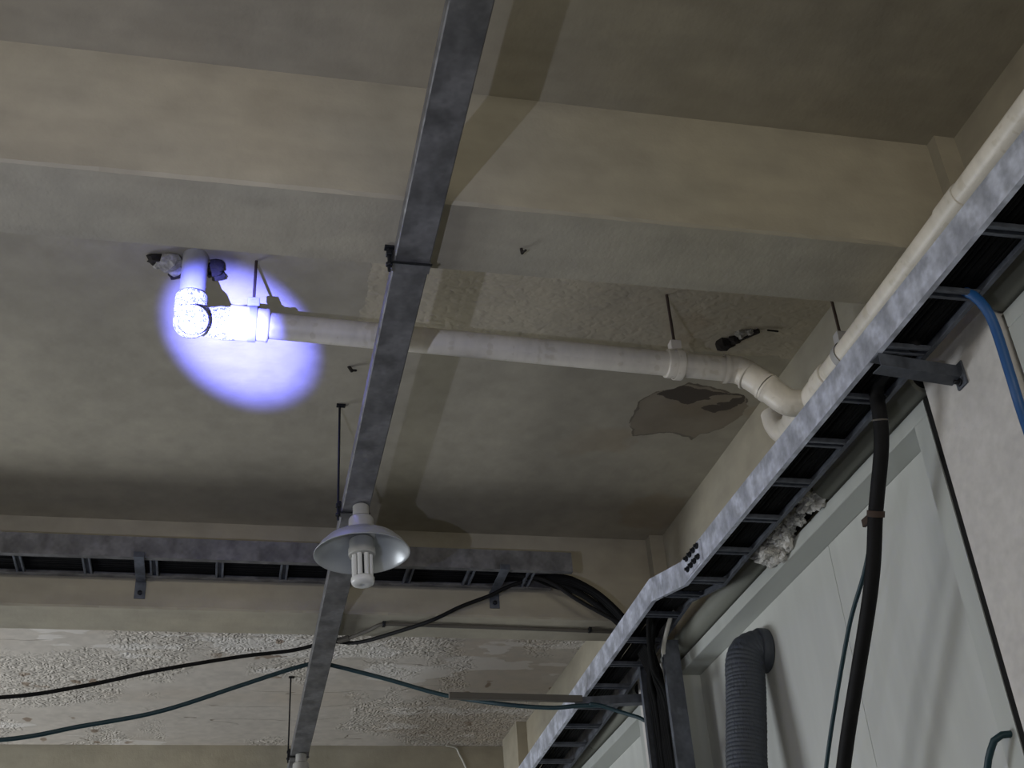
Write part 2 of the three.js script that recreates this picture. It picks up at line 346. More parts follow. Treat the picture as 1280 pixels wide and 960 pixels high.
// ---------- light partition panels between the pillars ----------
function partition(z0, z1, joints, label) {              // z0 near, z1 far
  const t = thing('partition_panel', label, 'wall panel', [0, 0, 0]);
  const y1 = 3.307, f0 = 0.045, fy = 0.045, fz = 0.066;
  obj('top_rail', wallBox(-0.05, f0, y1 - fy, y1, z1, z0, 0.002), M.frame, t);
  obj('stile', wallBox(-0.05, f0, 0, y1 - fy - 0.0006, z0 - fz, z0, 0.002), M.frame, t);
  obj('stile', wallBox(-0.05, f0, 0, y1 - fy - 0.0006, z1, z1 + fz, 0.002), M.frame, t);
  const bead = []; for (let k = 0; k <= 40; k++) { const y = y1 * k / 40, q = 0.004 * N1.fbm(k / 41, 0.3, 20, 4, 3); bead.push([W(-0.05, y, z0 + 0.001), W(0.040 + q, y, z0 + 0.0006), W(0.040 + q, y, z0 + 0.0435), W(-0.05, y, z0 + 0.044)]); }
  obj('sealant_bead', loft(bead.reverse(), 0.4), M.voidDark, t);
  const cuts = [z0 - fz, ...joints, z1 + fz];
  for (let i = 0; i < cuts.length - 1; i++) obj('panel', wallBox(-0.052, -0.04, 0.0, y1 - fy - 0.001, cuts[i + 1] + 0.0012, cuts[i] - 0.0012, 0.001), M.panel, t);
  return t;
}
partition(-0.12, -2.098, [-0.92, -1.70], 'pale partition panel and frame cropped at the right edge, beside the blue hose');
partition(-2.489, -4.483, [-3.266, -4.046], 'large pale grey partition panel with the flexible duct plugged into it');
partition(-4.859, -6.885, [-5.64, -6.42], 'pale partition panel at the bottom edge, beyond the vertical cable ladder');

// ---------- lagged pipe running on top of the partition frames ----------
function lagged(z0, z1, gap, label) {
  const t = thing('lagged_pipe', label, 'pipe', [0, 0, 0]);
  const runs = gap ? [[z0, gap[0]], [gap[1], z1]] : [[z0, z1]], off = 0.044, y = 3.356, r = 0.043;
  obj('pipe', cyl(W(off, y, z0), W(off, y, z1), 0.03), M.voidDark, t);
  for (const [a, b] of runs) {
    const n = Math.max(1, Math.round((a - b) / 0.75));
    for (let i = 0; i < n; i++) { const p = a + (b - a) * i / n, q = a + (b - a) * (i + 1) / n; obj('jacket', cyl(W(off, y, p - 0.0012), W(off, y, q + 0.0012), r, 36, 0.003), M.jacket, t); }
  }
  return t;
}
lagged(-0.15, -2.108, null, 'grey lagged pipe under the cable tray at the top right');
const lag = lagged(-2.466, -4.49, [-3.07, -3.53], 'grey lagged pipe with a torn open stretch above the large partition');
lagged(-4.85, -6.89, null, 'grey lagged pipe above the partition at the bottom edge');
{
  const r = mulberry(9), lumps = [];
  for (let i = 0; i < 40; i++) {
    const z = -3.09 - 0.42 * r(), big = r() < 0.45; const s = big ? 0.026 + 0.02 * r() : 0.010 + 0.012 * r();
    if (z > -3.20 && z < -3.13) continue;
    const g = new THREE.IcosahedronGeometry(s, 7), p = g.attributes.position, sx = r() * 9, sy = r() * 9;
    for (let k = 0; k < p.count; k++) { const v = V(p.getX(k), p.getY(k), p.getZ(k)), d = v.clone().normalize(); const n = N1.fbm((d.x + 2) * 0.4 + sx, (d.y + d.z * 0.7 + 2) * 0.4 + sy, 8, 8, 5); v.multiplyScalar(0.2 + 1.6 * n); p.setXYZ(k, v.x, v.y, v.z * 1.2); }
    g.computeVertexNormals();
    const c = W(0.085 - 0.02 * r() + 0.02 * (r() - 0.5), 3.325 + 0.045 * (r() - 0.35), z); lumps.push(shift(g, c.x, c.y, c.z));
  }
  const m = obj('torn_lagging', lumps, M.wool, lag); m.userData.label = 'ragged whitish lagging bulging from the torn jacket';
}

// ---------- cable tray along the right wall ----------
const railPts = [[0.6, 3.276], [-3.648, 3.284], [-3.955, 3.36], [-7.3, 3.235]];
function trayY(z) { for (let i = 0; i < railPts.length - 1; i++) { const [a, ya] = railPts[i], [b, yb] = railPts[i + 1]; if (z <= a && z >= b) return ya + (yb - ya) * (z - a) / (b - a); } return z > 0.6 ? 3.276 : 3.235; }
const RAIL = 0.086;
const innerOff = z => { const k = [[0.6, 0.158], [-3.4, 0.158], [-3.955, 0.145], [-5.0, 0.112], [-7.3, 0.10]]; for (let i = 0; i < 4; i++) if (z <= k[i][0] && z >= k[i + 1][0]) return k[i][1] + (k[i + 1][1] - k[i][1]) * (z - k[i][0]) / (k[i + 1][0] - k[i][0]); return z > 0 ? 0.158 : 0.10; };
function railGeo(offset, lip, zs, s = 1) {                  // C-shaped side rail, lips turned inward by "lip" (signed)
  const t = 0.0025 * Math.sign(lip), sec = zs.map(z => { const y = trayY(z); return [[0, 0], [lip, 0], [lip, t > 0 ? t : -t], [t, Math.abs(t)], [t, RAIL - Math.abs(t)], [lip, RAIL - Math.abs(t)], [lip, RAIL], [0, RAIL]].map(([o, h]) => W((typeof offset === 'function' ? offset(z) : offset) - o, y + h, z)); });
  if (s < 0) sec.reverse();
  return loft(sec, 0.4);
}
{
  const t = thing('cable_tray', 'long galvanised ladder cable tray climbing diagonally along the right wall', 'cable tray', [0, 0, 0]);
  const segs = [[0.6, -3.456], [-3.4575, -3.648], [-3.648, -3.955], [-3.955, -7.3]];
  for (const [a, b] of segs) obj('side_rail', railGeo(0.2975, 0.015, [a, b]), M.zinc, t);
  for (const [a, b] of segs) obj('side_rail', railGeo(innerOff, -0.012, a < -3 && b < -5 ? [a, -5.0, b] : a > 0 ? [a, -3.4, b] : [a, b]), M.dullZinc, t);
  const bolts = [];
  const plate = [wallBox(0.2975, 0.3005, 3.290, 3.364, -3.64, -3.462, 0.001)];
  obj('splice_plate', plate, M.zinc, t);
  for (let r = 0; r < 2; r++) for (let i = 0; i < 4; i++) {
    const z = -3.486 - 0.0325 * i - 0.002 * r, y = 3.351 - 0.0375 * r, p = W(0.3, y, z);
    obj('bolt', [cyl(p, W(0.3075, y, z), 0.0105, 6, 0.001), cyl(p, W(0.3145, y, z), 0.0055, 10, 0.001)], M.bolt, t);
  }
  for (let k = -8; k < 24; k++) {
    const z = -1.795 - 0.2283 * k; if (z < -7.2) break;
    const y = trayY(z) + 0.008, a = W(0.292, y, z), b = W(innerOff(z) + 0.003, y, z), o = V(0, 0, 0.011);
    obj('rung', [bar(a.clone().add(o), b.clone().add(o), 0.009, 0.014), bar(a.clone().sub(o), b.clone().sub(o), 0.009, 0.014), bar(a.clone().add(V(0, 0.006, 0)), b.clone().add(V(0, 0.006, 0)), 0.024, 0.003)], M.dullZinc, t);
  }
}
// cables lying in it
{
  const r = mulberry(21), G = 'black cables lying along the wall cable tray';
  const offs = [0.283, 0.270, 0.256, 0.243, 0.224, 0.211, 0.199, 0.188, 0.178, 0.169];
  offs.forEach((o, i) => {
    const pts = [], ra = 0.0066 + 0.0012 * r();
    for (let z = 0.5; z > -7.2; z -= 0.17) { const w = 0.004 * (r() - 0.5); pts.push(W(o + w, trayY(clamp(z + 0.02, -9, 9)) + 0.02 + ra + 0.003 * r(), z)); }
    tag(obj('tray_cable', tube(pts, ra, 220, 8), M.blackDust), 'black cable running the whole length of the wall cable tray', 'cable', G);
  });
  // second layer, turning down into the vertical ladder
  const turn = [[0.268, 0.0105], [0.249, 0.010], [0.217, 0.010], [0.201, 0.0105], [0.186, 0.010], [0.172, 0.010]];
  turn.forEach(([o, ra], i) => {
    const pts = []; const end = -3.98 - 0.05 * i;
    for (let z = 0.45; z > end; z -= 0.19) pts.push(W(o + 0.006 * (r() - 0.5), trayY(z) + 0.044 + ra * 0.4 + 0.003 * r(), z));
    const zd = -4.315 - 0.042 * i, od = 0.142 - 0.007 * (i % 3);
    pts.push(W(o - 0.01, trayY(end) + 0.012, end - 0.12), W((o + od) / 2, 3.24, zd + 0.05), W(od, 3.10, zd), W(od, 2.6, zd - 0.01 * r()), W(od, 1.9, zd), W(od, 1.0, zd));
    tag(obj('drop_cable', tube(pts, ra, 240, 8), M.blackDust), 'black cable bending from the wall tray down the vertical ladder', 'cable', 'black cables bending down the vertical ladder');
  });
  const pts = []; for (let z = 0.4; z > -3.9; z -= 0.25) pts.push(W(0.176, trayY(z) + 0.062, z));
  pts.push(W(0.172, 3.395, -4.03), W(0.168, 3.355, -4.15), W(0.152, 3.285, -4.283), W(0.120, 3.16, -4.296), W(0.112, 2.4, -4.292), W(0.112, 1.0, -4.292));
  tag(obj('drop_cable', tube(pts, 0.0085, 200, 8), M.whiteCable), 'off-white cable curving down among the black ones at the vertical ladder', 'cable');
}

// vertical ladder carrying them down
{
  const t = thing('vertical_cable_ladder', 'upright galvanised cable ladder below the kink of the wall tray', 'cable ladder', [0, 0, 0]);
  const up = (z, lip) => { const tt = 0.0025, s = Math.sign(lip); const sec = y => [[0.09, 0], [0.156, 0], [0.156, lip], [0.1535, lip], [0.1535, tt * s], [0.0925, tt * s], [0.0925, lip], [0.09, lip]].map(([o, dz]) => W(o, y, z + dz)); const a = [sec(0.0), sec(3.345)]; if (s > 0) a.reverse(); return loft(a, 0.4); };
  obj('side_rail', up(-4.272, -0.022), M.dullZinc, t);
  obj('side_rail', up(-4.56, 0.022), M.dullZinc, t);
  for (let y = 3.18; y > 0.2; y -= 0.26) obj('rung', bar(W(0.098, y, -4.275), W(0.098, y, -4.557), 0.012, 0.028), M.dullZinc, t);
}

// brackets of the wall tray
function bracket(name, label, a, b, up) {
  const t = thing(name, label, 'bracket', [0, 0, 0], undefined);
  const h = 0.036;
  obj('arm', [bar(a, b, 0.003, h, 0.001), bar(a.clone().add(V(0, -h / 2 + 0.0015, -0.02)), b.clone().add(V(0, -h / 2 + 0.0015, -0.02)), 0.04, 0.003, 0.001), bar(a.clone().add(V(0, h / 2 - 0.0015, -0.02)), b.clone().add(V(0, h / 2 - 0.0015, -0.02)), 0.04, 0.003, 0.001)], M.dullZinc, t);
  return t;
}
{
  const a = W(0.296, 3.262, -2.262), b = W(0.064, 3.262, -2.29);
  const t = bracket('tray_bracket', 'short galvanised arm holding the wall tray off the pillar', a, b);
  obj('foot_plate', wallBox(0.061, 0.067, 3.218, 3.284, -2.312, -2.272, 0.002), M.dullZinc, t);
  const p = W(0.067, 3.232, -2.294); obj('bolt', [cyl(p, W(0.073, 3.232, -2.294), 0.011, 6), cyl(p, W(0.085, 3.232, -2.294), 0.006, 10)], M.bolt, t);
  const a2 = W(0.345, 3.295, -4.83), b2 = W(0.061, 3.295, -4.775);
  const t2 = bracket('tray_bracket', 'galvanised arm under the wall tray beside the vertical ladder, carrying a flat bar', a2, b2);
  obj('foot_plate', wallBox(0.0605, 0.066, 3.23, 3.335, -4.80, -4.74, 0.002), M.dullZinc, t2);
  const fb = obj('flat_bar', bar(V(0.868, 3.303, -4.802), V(1.425, 3.303, -4.822), 0.02, 0.026, 0.001), M.conduit, t2); fb.userData.label = 'brown flat bar sticking out to the left';
}

// ---------- far cable tray on the second beam ----------
const FT = { z0: -4.33, z1: -4.515, y: 3.642, h: 0.082 };
function cRail(x0, x1, y, z, h, lip) {
  const t = 0.0025, s = Math.sign(lip), sec = x => [[0, 0], [0, lip], [t, lip], [t, t * s], [h - t, t * s], [h - t, lip], [h, lip], [h, 0]].map(([dy, dz]) => V(x, y + dy, z + dz));
  const a = [sec(x0), sec(x1)]; if (s < 0) a.reverse(); return loft(a, 0.4);
}
{
  const t = thing('cable_tray', 'straight galvanised ladder tray on the beam behind the pendant lamp', 'cable tray', [0, 0, 0]);
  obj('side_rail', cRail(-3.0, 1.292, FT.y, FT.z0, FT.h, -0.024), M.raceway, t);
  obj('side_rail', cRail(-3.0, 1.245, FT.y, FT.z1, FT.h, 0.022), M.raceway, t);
  for (let k = -8; k < 9; k++) {
    const x = -0.771 + 0.238 * k, a = V(x, FT.y + 0.008, FT.z0 - 0.003), b = V(x, FT.y + 0.008, FT.z1 + 0.003);
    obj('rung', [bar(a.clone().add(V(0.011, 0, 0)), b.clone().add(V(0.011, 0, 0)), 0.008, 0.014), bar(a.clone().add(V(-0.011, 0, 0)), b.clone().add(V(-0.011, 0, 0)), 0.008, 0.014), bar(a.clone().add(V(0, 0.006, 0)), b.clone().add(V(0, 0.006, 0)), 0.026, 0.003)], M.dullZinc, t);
  }
}
function beamBracket(x, label) {
  const t = thing('tray_bracket', label, 'bracket', [0, 0, 0]);
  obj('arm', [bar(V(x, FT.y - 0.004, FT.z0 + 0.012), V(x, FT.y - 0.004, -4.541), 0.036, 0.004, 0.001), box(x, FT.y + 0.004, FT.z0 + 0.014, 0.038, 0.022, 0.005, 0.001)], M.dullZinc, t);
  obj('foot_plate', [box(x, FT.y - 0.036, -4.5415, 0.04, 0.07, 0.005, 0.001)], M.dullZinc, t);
  obj('bolt', cyl(V(x, FT.y - 0.05, -4.539), V(x, FT.y - 0.05, -4.528), 0.009, 6), M.bolt, t);
}
beamBracket(-0.345, 'strap bracket bolted to the far beam at the left of the picture');
beamBracket(1.018, 'strap bracket bolted to the far beam right of the pendant lamp');
{
  const r = mulberry(33), G = 'black cables lying in the far cable tray';
  for (let i = 0; i < 8; i++) {
    const z = -4.362 - 0.0198 * i, ra = 0.0085 + 0.0014 * r(), pts = [];
    for (let x = -3; x < 1.16; x += 0.2) pts.push(V(x, FT.y + 0.0155 + ra + 0.003 * r(), z + 0.004 * (r() - 0.5)));
    // out of the open end, over the wall tray rail, down the ladder
    const k = (i - 3.5) * 0.75, dy = 0.03 * (r() - 0.6);
    pts.push(V(1.25, 3.65 + 0.004 * k, -4.44 + 0.010 * k), V(1.36, 3.615 + dy + 0.006 * k, -4.44 + 0.012 * k), V(1.45, 3.545 + dy + 0.007 * k, -4.44 + 0.012 * k), V(1.53, 3.445, -4.43 + 0.014 * k), V(1.585, 3.33, -4.42 + 0.018 * k), V(1.612, 3.18, -4.415 + 0.02 * k), V(1.617, 2.6, -4.415 + 0.02 * k), V(1.617, 1.0, -4.415 + 0.02 * k));
    tag(obj('far_tray_cable', tube(pts, ra, 220, 8), M.blackDust), 'black cable leaving the far tray and looping over to the vertical ladder', 'cable', G);
  }
  const lo = [V(0.9, 3.66, -4.40), V(1.12, 3.655, -4.41), V(1.22, 3.63, -4.41), V(1.33, 3.555, -4.41), V(1.45, 3.48, -4.40), V(1.55, 3.42, -4.39), V(1.61, 3.30, -4.39), V(1.625, 3.0, -4.39), V(1.625, 1.0, -4.39)];
  tag(obj('slack_cable', tube(lo, 0.0085, 140, 8), M.black), 'single black cable sagging lowest between the far tray and the wall tray', 'cable');
}

// ---------- raceway with its hangers and pendant lamps ----------
const RW = { x0: 0.324, x1: 0.411, y0: 3.494, y1: 3.532 };
{
  const t = thing('lighting_raceway', 'dark galvanised channel raceway crossing the picture under the beams', 'raceway', [0, 0, 0]);
  const cx = (RW.x0 + RW.x1) / 2, w = RW.x1 - RW.x0, cuts = [0.6, -2.345, -6.25, -7.345];
  for (let i = 0; i < 3; i++) {
    const a = cuts[i] - 0.001, b = cuts[i + 1] + 0.001, tt = 0.002, c = 0.003;
    const prof = [[0, RW.y1], [0, RW.y0 + c], [c, RW.y0], [w - c, RW.y0], [w, RW.y0 + c], [w, RW.y1], [w - 0.015, RW.y1], [w - 0.015, RW.y1 - tt], [w - tt, RW.y1 - tt], [w - tt, RW.y0 + tt + c], [w - tt - c, RW.y0 + tt], [tt + c, RW.y0 + tt], [tt, RW.y0 + tt + c], [tt, RW.y1 - tt], [0.015, RW.y1 - tt], [0.015, RW.y1]];
    const sec = z => prof.map(([x, y]) => V(RW.x0 + x, y, z));
    obj('channel', loft([sec(b), sec(a)], 0.5), M.raceway, t);
  }
}
function hanger(z, rod, label) {
  const t = thing('raceway_hanger', label, 'hanger', [0, 0, 0]);
  const e = 0.0025, w = 0.034;
  obj('strap', [box((RW.x0 + RW.x1) / 2, RW.y0 - e / 2 - 0.0003, z - 0.012, RW.x1 - RW.x0 + 2 * e, e, w), box(RW.x0 - e / 2 - 0.0003, (RW.y0 + RW.y1) / 2 - 0.001, z - 0.012, e, RW.y1 - RW.y0, w), box(RW.x1 + e / 2 + 0.0003, (RW.y0 + RW.y1) / 2 - 0.001, z - 0.012, e, RW.y1 - RW.y0, w)], M.raceway, t);
  obj('pinch_band', [box((RW.x0 + RW.x1) / 2, RW.y0 - 0.004, z + 0.008, RW.x1 - RW.x0 + 0.01, 0.004, 0.005), box(RW.x0 - 0.006, RW.y0 + 0.015, z + 0.008, 0.005, 0.042, 0.007)], M.bolt, t);
  obj('clip', [box(RW.x0 - 0.012, 3.514, z + 0.008, 0.014, 0.012, 0.016, 0.002)], M.bolt, t);
  obj('rod', [cyl(V(RW.x0 - 0.012, 3.46, z + 0.008), V(RW.x0 - 0.012, rod, z + 0.008), 0.004, 10)], M.bolt, t);
  obj('nut', [cyl(V(RW.x0 - 0.012, 3.476, z + 0.008), V(RW.x0 - 0.012, 3.486, z + 0.008), 0.009, 6)], M.bolt, t);
  obj('top_plate', [box(RW.x0 - 0.008, rod - 0.003, z + 0.008, 0.03, 0.006, 0.018, 0.001)], M.bolt, t);
}
hanger(-2.335, 3.535, 'small black hanger clipping the raceway to the near beam');
hanger(-3.63, HC, 'threaded rod hanger on the raceway right above the pendant lamp');
hanger(-6.24, HC, 'threaded rod hanger on the raceway at the bottom of the picture');
{
  const t = thing('pendant_lamp', 'unlit pendant lamp with wide grey shade and fluted white bulb', 'lamp', [0.380, 3.4915, -3.575]);
  t.rotation.z = 0.03;
  const O = V(0, 0, 0), D = V(0, -1, 0);
  obj('cap', lathe([[0, 0], [0.022, 0], [0.0255, 0.003], [0.026, 0.03], [0.0275, 0.036], [0.027, 0.045], [0, 0.045]], O, D, 40), M.lampCap, t);
  obj('holder', lathe([[0.02, 0.038], [0.034, 0.042], [0.0395, 0.05], [0.041, 0.085], [0.043, 0.108], [0, 0.108]], O, D, 44), M.lampCap, t);
  obj('shade', lathe([[0.040, 0.098], [0.055, 0.1], [0.085, 0.107], [0.112, 0.122], [0.134, 0.144], [0.145, 0.160], [0.1485, 0.167], [0.1508, 0.168], [0.1508, 0.1702], [0.1478, 0.1702], [0.143, 0.164], [0.132, 0.148], [0.11, 0.126], [0.084, 0.1115], [0.055, 0.1045], [0.04, 0.104]], O, D, 80), M.shade, t);
  const b = obj('bulb', [lathe([[0, 0.118], [0.036, 0.118], [0.0395, 0.124], [0.0395, 0.150], [0.0425, 0.153], [0.0425, 0.172], [0.040, 0.178], [0, 0.178]], O, D, 44)], M.ballast, t);
  for (let i = 0; i < 8; i++) { const a = (i + 0.5) / 8 * Math.PI * 2, x = Math.cos(a) * 0.0265, z = Math.sin(a) * 0.0265; obj('tube', cyl(V(x, -0.176, z), V(x, -0.260, z), 0.0076, 16, 0.001), M.lampWhite, b); }
  obj('core', cyl(V(0, -0.17, 0), V(0, -0.255, 0), 0.0165, 20), M.bolt, b);  // dark filler added so the slits between the tubes look shaded
  obj('end_cap', lathe([[0, 0.250], [0.034, 0.250], [0.0365, 0.253], [0.0365, 0.264], [0.033, 0.272], [0.022, 0.275], [0.008, 0.275], [0.008, 0.272], [0, 0.272]], O, D, 44), M.lampWhite, b);
  const c = t.clone(); c.name = numbered('pendant_lamp'); c.position.set(0.372, 3.4915, -6.19); c.userData.label = 'second pendant lamp, only its pale cap showing at the bottom edge'; scene.add(c);
}

// ---------- drain pipe ----------
{
  const t = thing('drain_pipe', 'cream plastic drain pipe with elbows hanging under the middle ceiling bay', 'pipe', [0, 0, 0]);
  const zp = -2.88, py = x => 3.677 - 0.0288 * x;
  const A = V(-0.166, 3.665, zp);
  const vp = obj('riser', cyl(V(-0.166, 3.915, zp), V(-0.166, 3.70, zp), 0.036, 36), M.bluePvc, t); vp.userData.label = 'bluish upright pipe coming out of the ceiling';
  const fit = obj('tee_fitting', [
    lathe([[0.036, 0], [0.0435, 0.001], [0.045, 0.006], [0.045, 0.05], [0.042, 0.056], [0.042, 0.09], [0, 0.12]], V(-0.166, 3.755, zp), V(-0.166, 3.5, zp), 40),
    shift(new THREE.SphereGeometry(0.044, 32, 20), -0.166, 3.668, zp),
    lathe([[0.042, 0], [0.042, 0.03], [0.046, 0.034], [0.046, 0.06], [0.043, 0.064], [0, 0.064]], V(-0.164, 3.665, zp), V(-0.150, 3.615, zp + 0.09), 40),
    lathe([[0, 0.0], [0.036, 0.0], [0.043, 0.05], [0.047, 0.072], [0.047, 0.112], [0.04, 0.114]], V(-0.155, 3.672, zp), V(0.06, 3.682, zp - 0.01), 40),
  ], M.lime, t); fit.userData.label = 'lime-crusted white fitting';
  obj('cleanout_cap', [lathe([[0, 0.094], [0.024, 0.094], [0.026, 0.09], [0.0385, 0.089], [0.0405, 0.084], [0.0405, 0.06], [0, 0.06]], V(-0.164, 3.665, zp), V(-0.150, 3.615, zp + 0.09), 40)], M.lime, fit);
  obj('coupling', [lathe([[0.038, 0], [0.047, 0.001], [0.049, 0.006], [0.049, 0.05], [0.046, 0.056], [0.046, 0.098], [0.0475, 0.100], [0.0475, 0.108], [0.038, 0.11]], V(-0.06, py(-0.06), zp), V(0.3, py(0.3), zp), 44)], M.pvc, t);
  obj('pipe', cyl(V(0.0, py(0), zp), V(1.21, py(1.21), zp), 0.0372, 40), M.pvc, t);
  obj('coupling', [lathe([[0.037, 0], [0.0425, 0.001], [0.0435, 0.005], [0.0435, 0.045], [0.0375, 0.055]], V(1.205, py(1.205), zp), V(1.4, py(1.4), zp), 44)], M.pvc, t);
  obj('pipe', cyl(V(1.23, py(1.23), zp), V(1.40, py(1.40), zp), 0.0372, 40), M.pvc, t);
  // elbow down to the wall pipe
  const e0 = V(1.36, py(1.36), zp), e1 = V(1.432, 3.633, zp + 0.003), e2 = V(1.495, 3.556, zp + 0.035), e3 = V(1.545, 3.495, zp + 0.055), e4 = V(1.60, 3.484, zp + 0.075);
  const c1 = new THREE.CatmullRomCurve3([V(1.385, py(1.385), zp), e1, V(1.466, 3.597, zp + 0.02), e2]);
  obj('elbow', [sweep(c1, 30, 32, t => 0.0415 + (t < 0.1 || t > 0.9 ? 0.0022 : 0))], M.pvc, t);
  const c2 = new THREE.CatmullRomCurve3([e2, V(1.520, 3.522, zp + 0.045), e3, e4]);
  obj('elbow', [sweep(c2, 30, 32, t => 0.0405 + (t < 0.12 ? 0.0024 : 0))], M.pvc, t);
  const ring = V(1.452, 3.61, zp + 0.012);
  for (const g of [lathe([[0.040, 0], [0.0445, 0.001], [0.0445, 0.006], [0.040, 0.007]], ring, e2, 40), lathe([[0.040, 0], [0.0442, 0.001], [0.0442, 0.008], [0.040, 0.009]], e2, e3, 40)]) obj('joint_ring', g, M.pvc, t);
  // pipe along the wall
  const wx = 1.60, wy = 3.484;
  obj('pipe', cyl(V(wx, wy, 0.5), V(wx, wy, -2.70), 0.037, 40), M.pvc, t);
  obj('coupling', [lathe([[0.037, 0], [0.0405, 0.001], [0.0405, 0.085], [0.037, 0.086]], V(wx, wy, -1.90), V(wx, wy, -3), 44)], M.pvc, t);
  obj('wye_fitting', [lathe([[0.037, 0], [0.042, 0.002], [0.043, 0.006], [0.043, 0.06], [0.040, 0.07], [0.040, 0.20], [0.043, 0.21], [0.043, 0.255], [0.037, 0.26]], V(wx, wy, -2.655), V(wx, wy, -3), 44)], M.pvc, t);
  obj('elbow', [sweep(new THREE.CatmullRomCurve3([V(wx, wy, -2.90), V(wx, wy, -2.945), V(wx - 0.005, wy + 0.012, -2.985), V(wx - 0.012, wy + 0.05, -3.005), V(wx - 0.014, wy + 0.09, -3.008)]), 30, 32, t => 0.0395)], M.pvc, t);
}
function pipeHanger(x, z, yTop, yPipe, r, box_, label, mat = M.rust) {
  const t = thing('pipe_hanger', label, 'hanger', [0, 0, 0]);
  obj('rod', cyl(V(x, yTop + 0.01, z), V(x, yPipe + r, z), 0.0045, 10), mat, t);
  obj('clamp', [lathe([[r + 0.0005, 0], [r + 0.003, 0], [r + 0.003, 0.022], [r + 0.0005, 0.022], [r + 0.0005, 0]], V(x - box_[0] * 0.011, yPipe, z - box_[1] * 0.011), V(x + box_[0], yPipe, z + box_[1]), 40), box(x, yPipe + r + 0.018, z, 0.034, 0.036, 0.03, 0.003)], box_[2], t);
  return t;
}
pipeHanger(0.003, -2.88, HC, 3.677, 0.0477, [1, 0, M.bluePvc], 'rusty rod hanger beside the torch-lit pipe fitting');
pipeHanger(1.243, -2.88, HC, 3.641, 0.0445, [1, 0, M.pvc], 'rusty rod hanger on the drain pipe left of the elbow');
pipeHanger(1.60, -2.56, HC, 3.484, 0.0378, [0, 1, M.bluePvc], 'rod hanger carrying the drain pipe along the right wall');
// ring clip hanging under the second hanger
// broken plaster where the riser leaves the ceiling
{
  const r = mulberry(4);
  const shard = (cx, cz, s, yl) => { const g = new THREE.IcosahedronGeometry(s, 1), p = g.attributes.position, off = [r() * 5, r() * 5]; for (let k = 0; k < p.count; k++) { const q = 0.6 + 0.8 * N2.vn((p.getX(k) / s + 2) * 2 + off[0], (p.getY(k) / s + p.getZ(k) / s + 3) * 2 + off[1], 16, 16); p.setXYZ(k, p.getX(k) * q * 1.2, p.getY(k) * q * 0.7, p.getZ(k) * q); } return toCreasedNormals(shift(g, cx, yl, cz), 0.3); };
  const t = thing('broken_plaster', 'broken plaster lumps around the hole where the bluish riser leaves the ceiling', 'rubble', [0, 0, 0]);
  for (const g of [shard(-0.235, -2.9, 0.032, 3.885), shard(-0.262, -2.91, 0.024, 3.89), shard(-0.225, -2.925, 0.02, 3.878)]) obj('pale_lump', g, M.chunk, t);
  for (const g of [shard(-0.275, -2.9, 0.02, 3.893), shard(-0.222, -2.955, 0.016, 3.883), shard(-0.11, -2.9, 0.022, 3.888), shard(-0.105, -2.945, 0.02, 3.888), shard(-0.118, -2.92, 0.02, 3.880)]) obj('dark_edge', g, M.timber, t);
  const s = thing('splintered_timber', 'dark splintered stub stuck in the ceiling above the right elbow', 'timber', [0, 0, 0]);
  const sp = (a, b, w) => { const m = bar(a, b, w, 0.02, 0.002); return m; };
  obj('stub', [shard(1.515, -3.105, 0.026, 3.892), shard(1.538, -3.075, 0.017, 3.892), sp(V(1.53, 3.893, -3.09), V(1.60, 3.895, -3.015), 0.008)], M.timber, s);
  obj('pale_splinter', [shard(1.548, -3.045, 0.018, 3.894), shard(1.572, -3.03, 0.013, 3.895)], M.chunk, s);
  obj('nail', cyl(V(1.625, 3.893, -3.01), V(1.665, 3.893, -3.012), 0.003, 8), M.timber, s);
  tag(obj('ceiling_nail', [cyl(V(0.318, 3.905, -3.39), V(0.33, 3.88, -3.385), 0.006, 8), cyl(V(0.33, 3.885, -3.385), V(0.345, 3.884, -3.383), 0.004, 8)], M.timber), 'small dark nail stub in the ceiling left of the raceway', 'nail');
  tag(obj('ceiling_nail', [cyl(V(0.63, 3.54, -2.29), V(0.632, 3.518, -2.29), 0.004, 8), cyl(V(0.632, 3.522, -2.29), V(0.638, 3.52, -2.275), 0.003, 8)], M.timber), 'small dark nail stub under the near beam right of the raceway', 'nail');
}

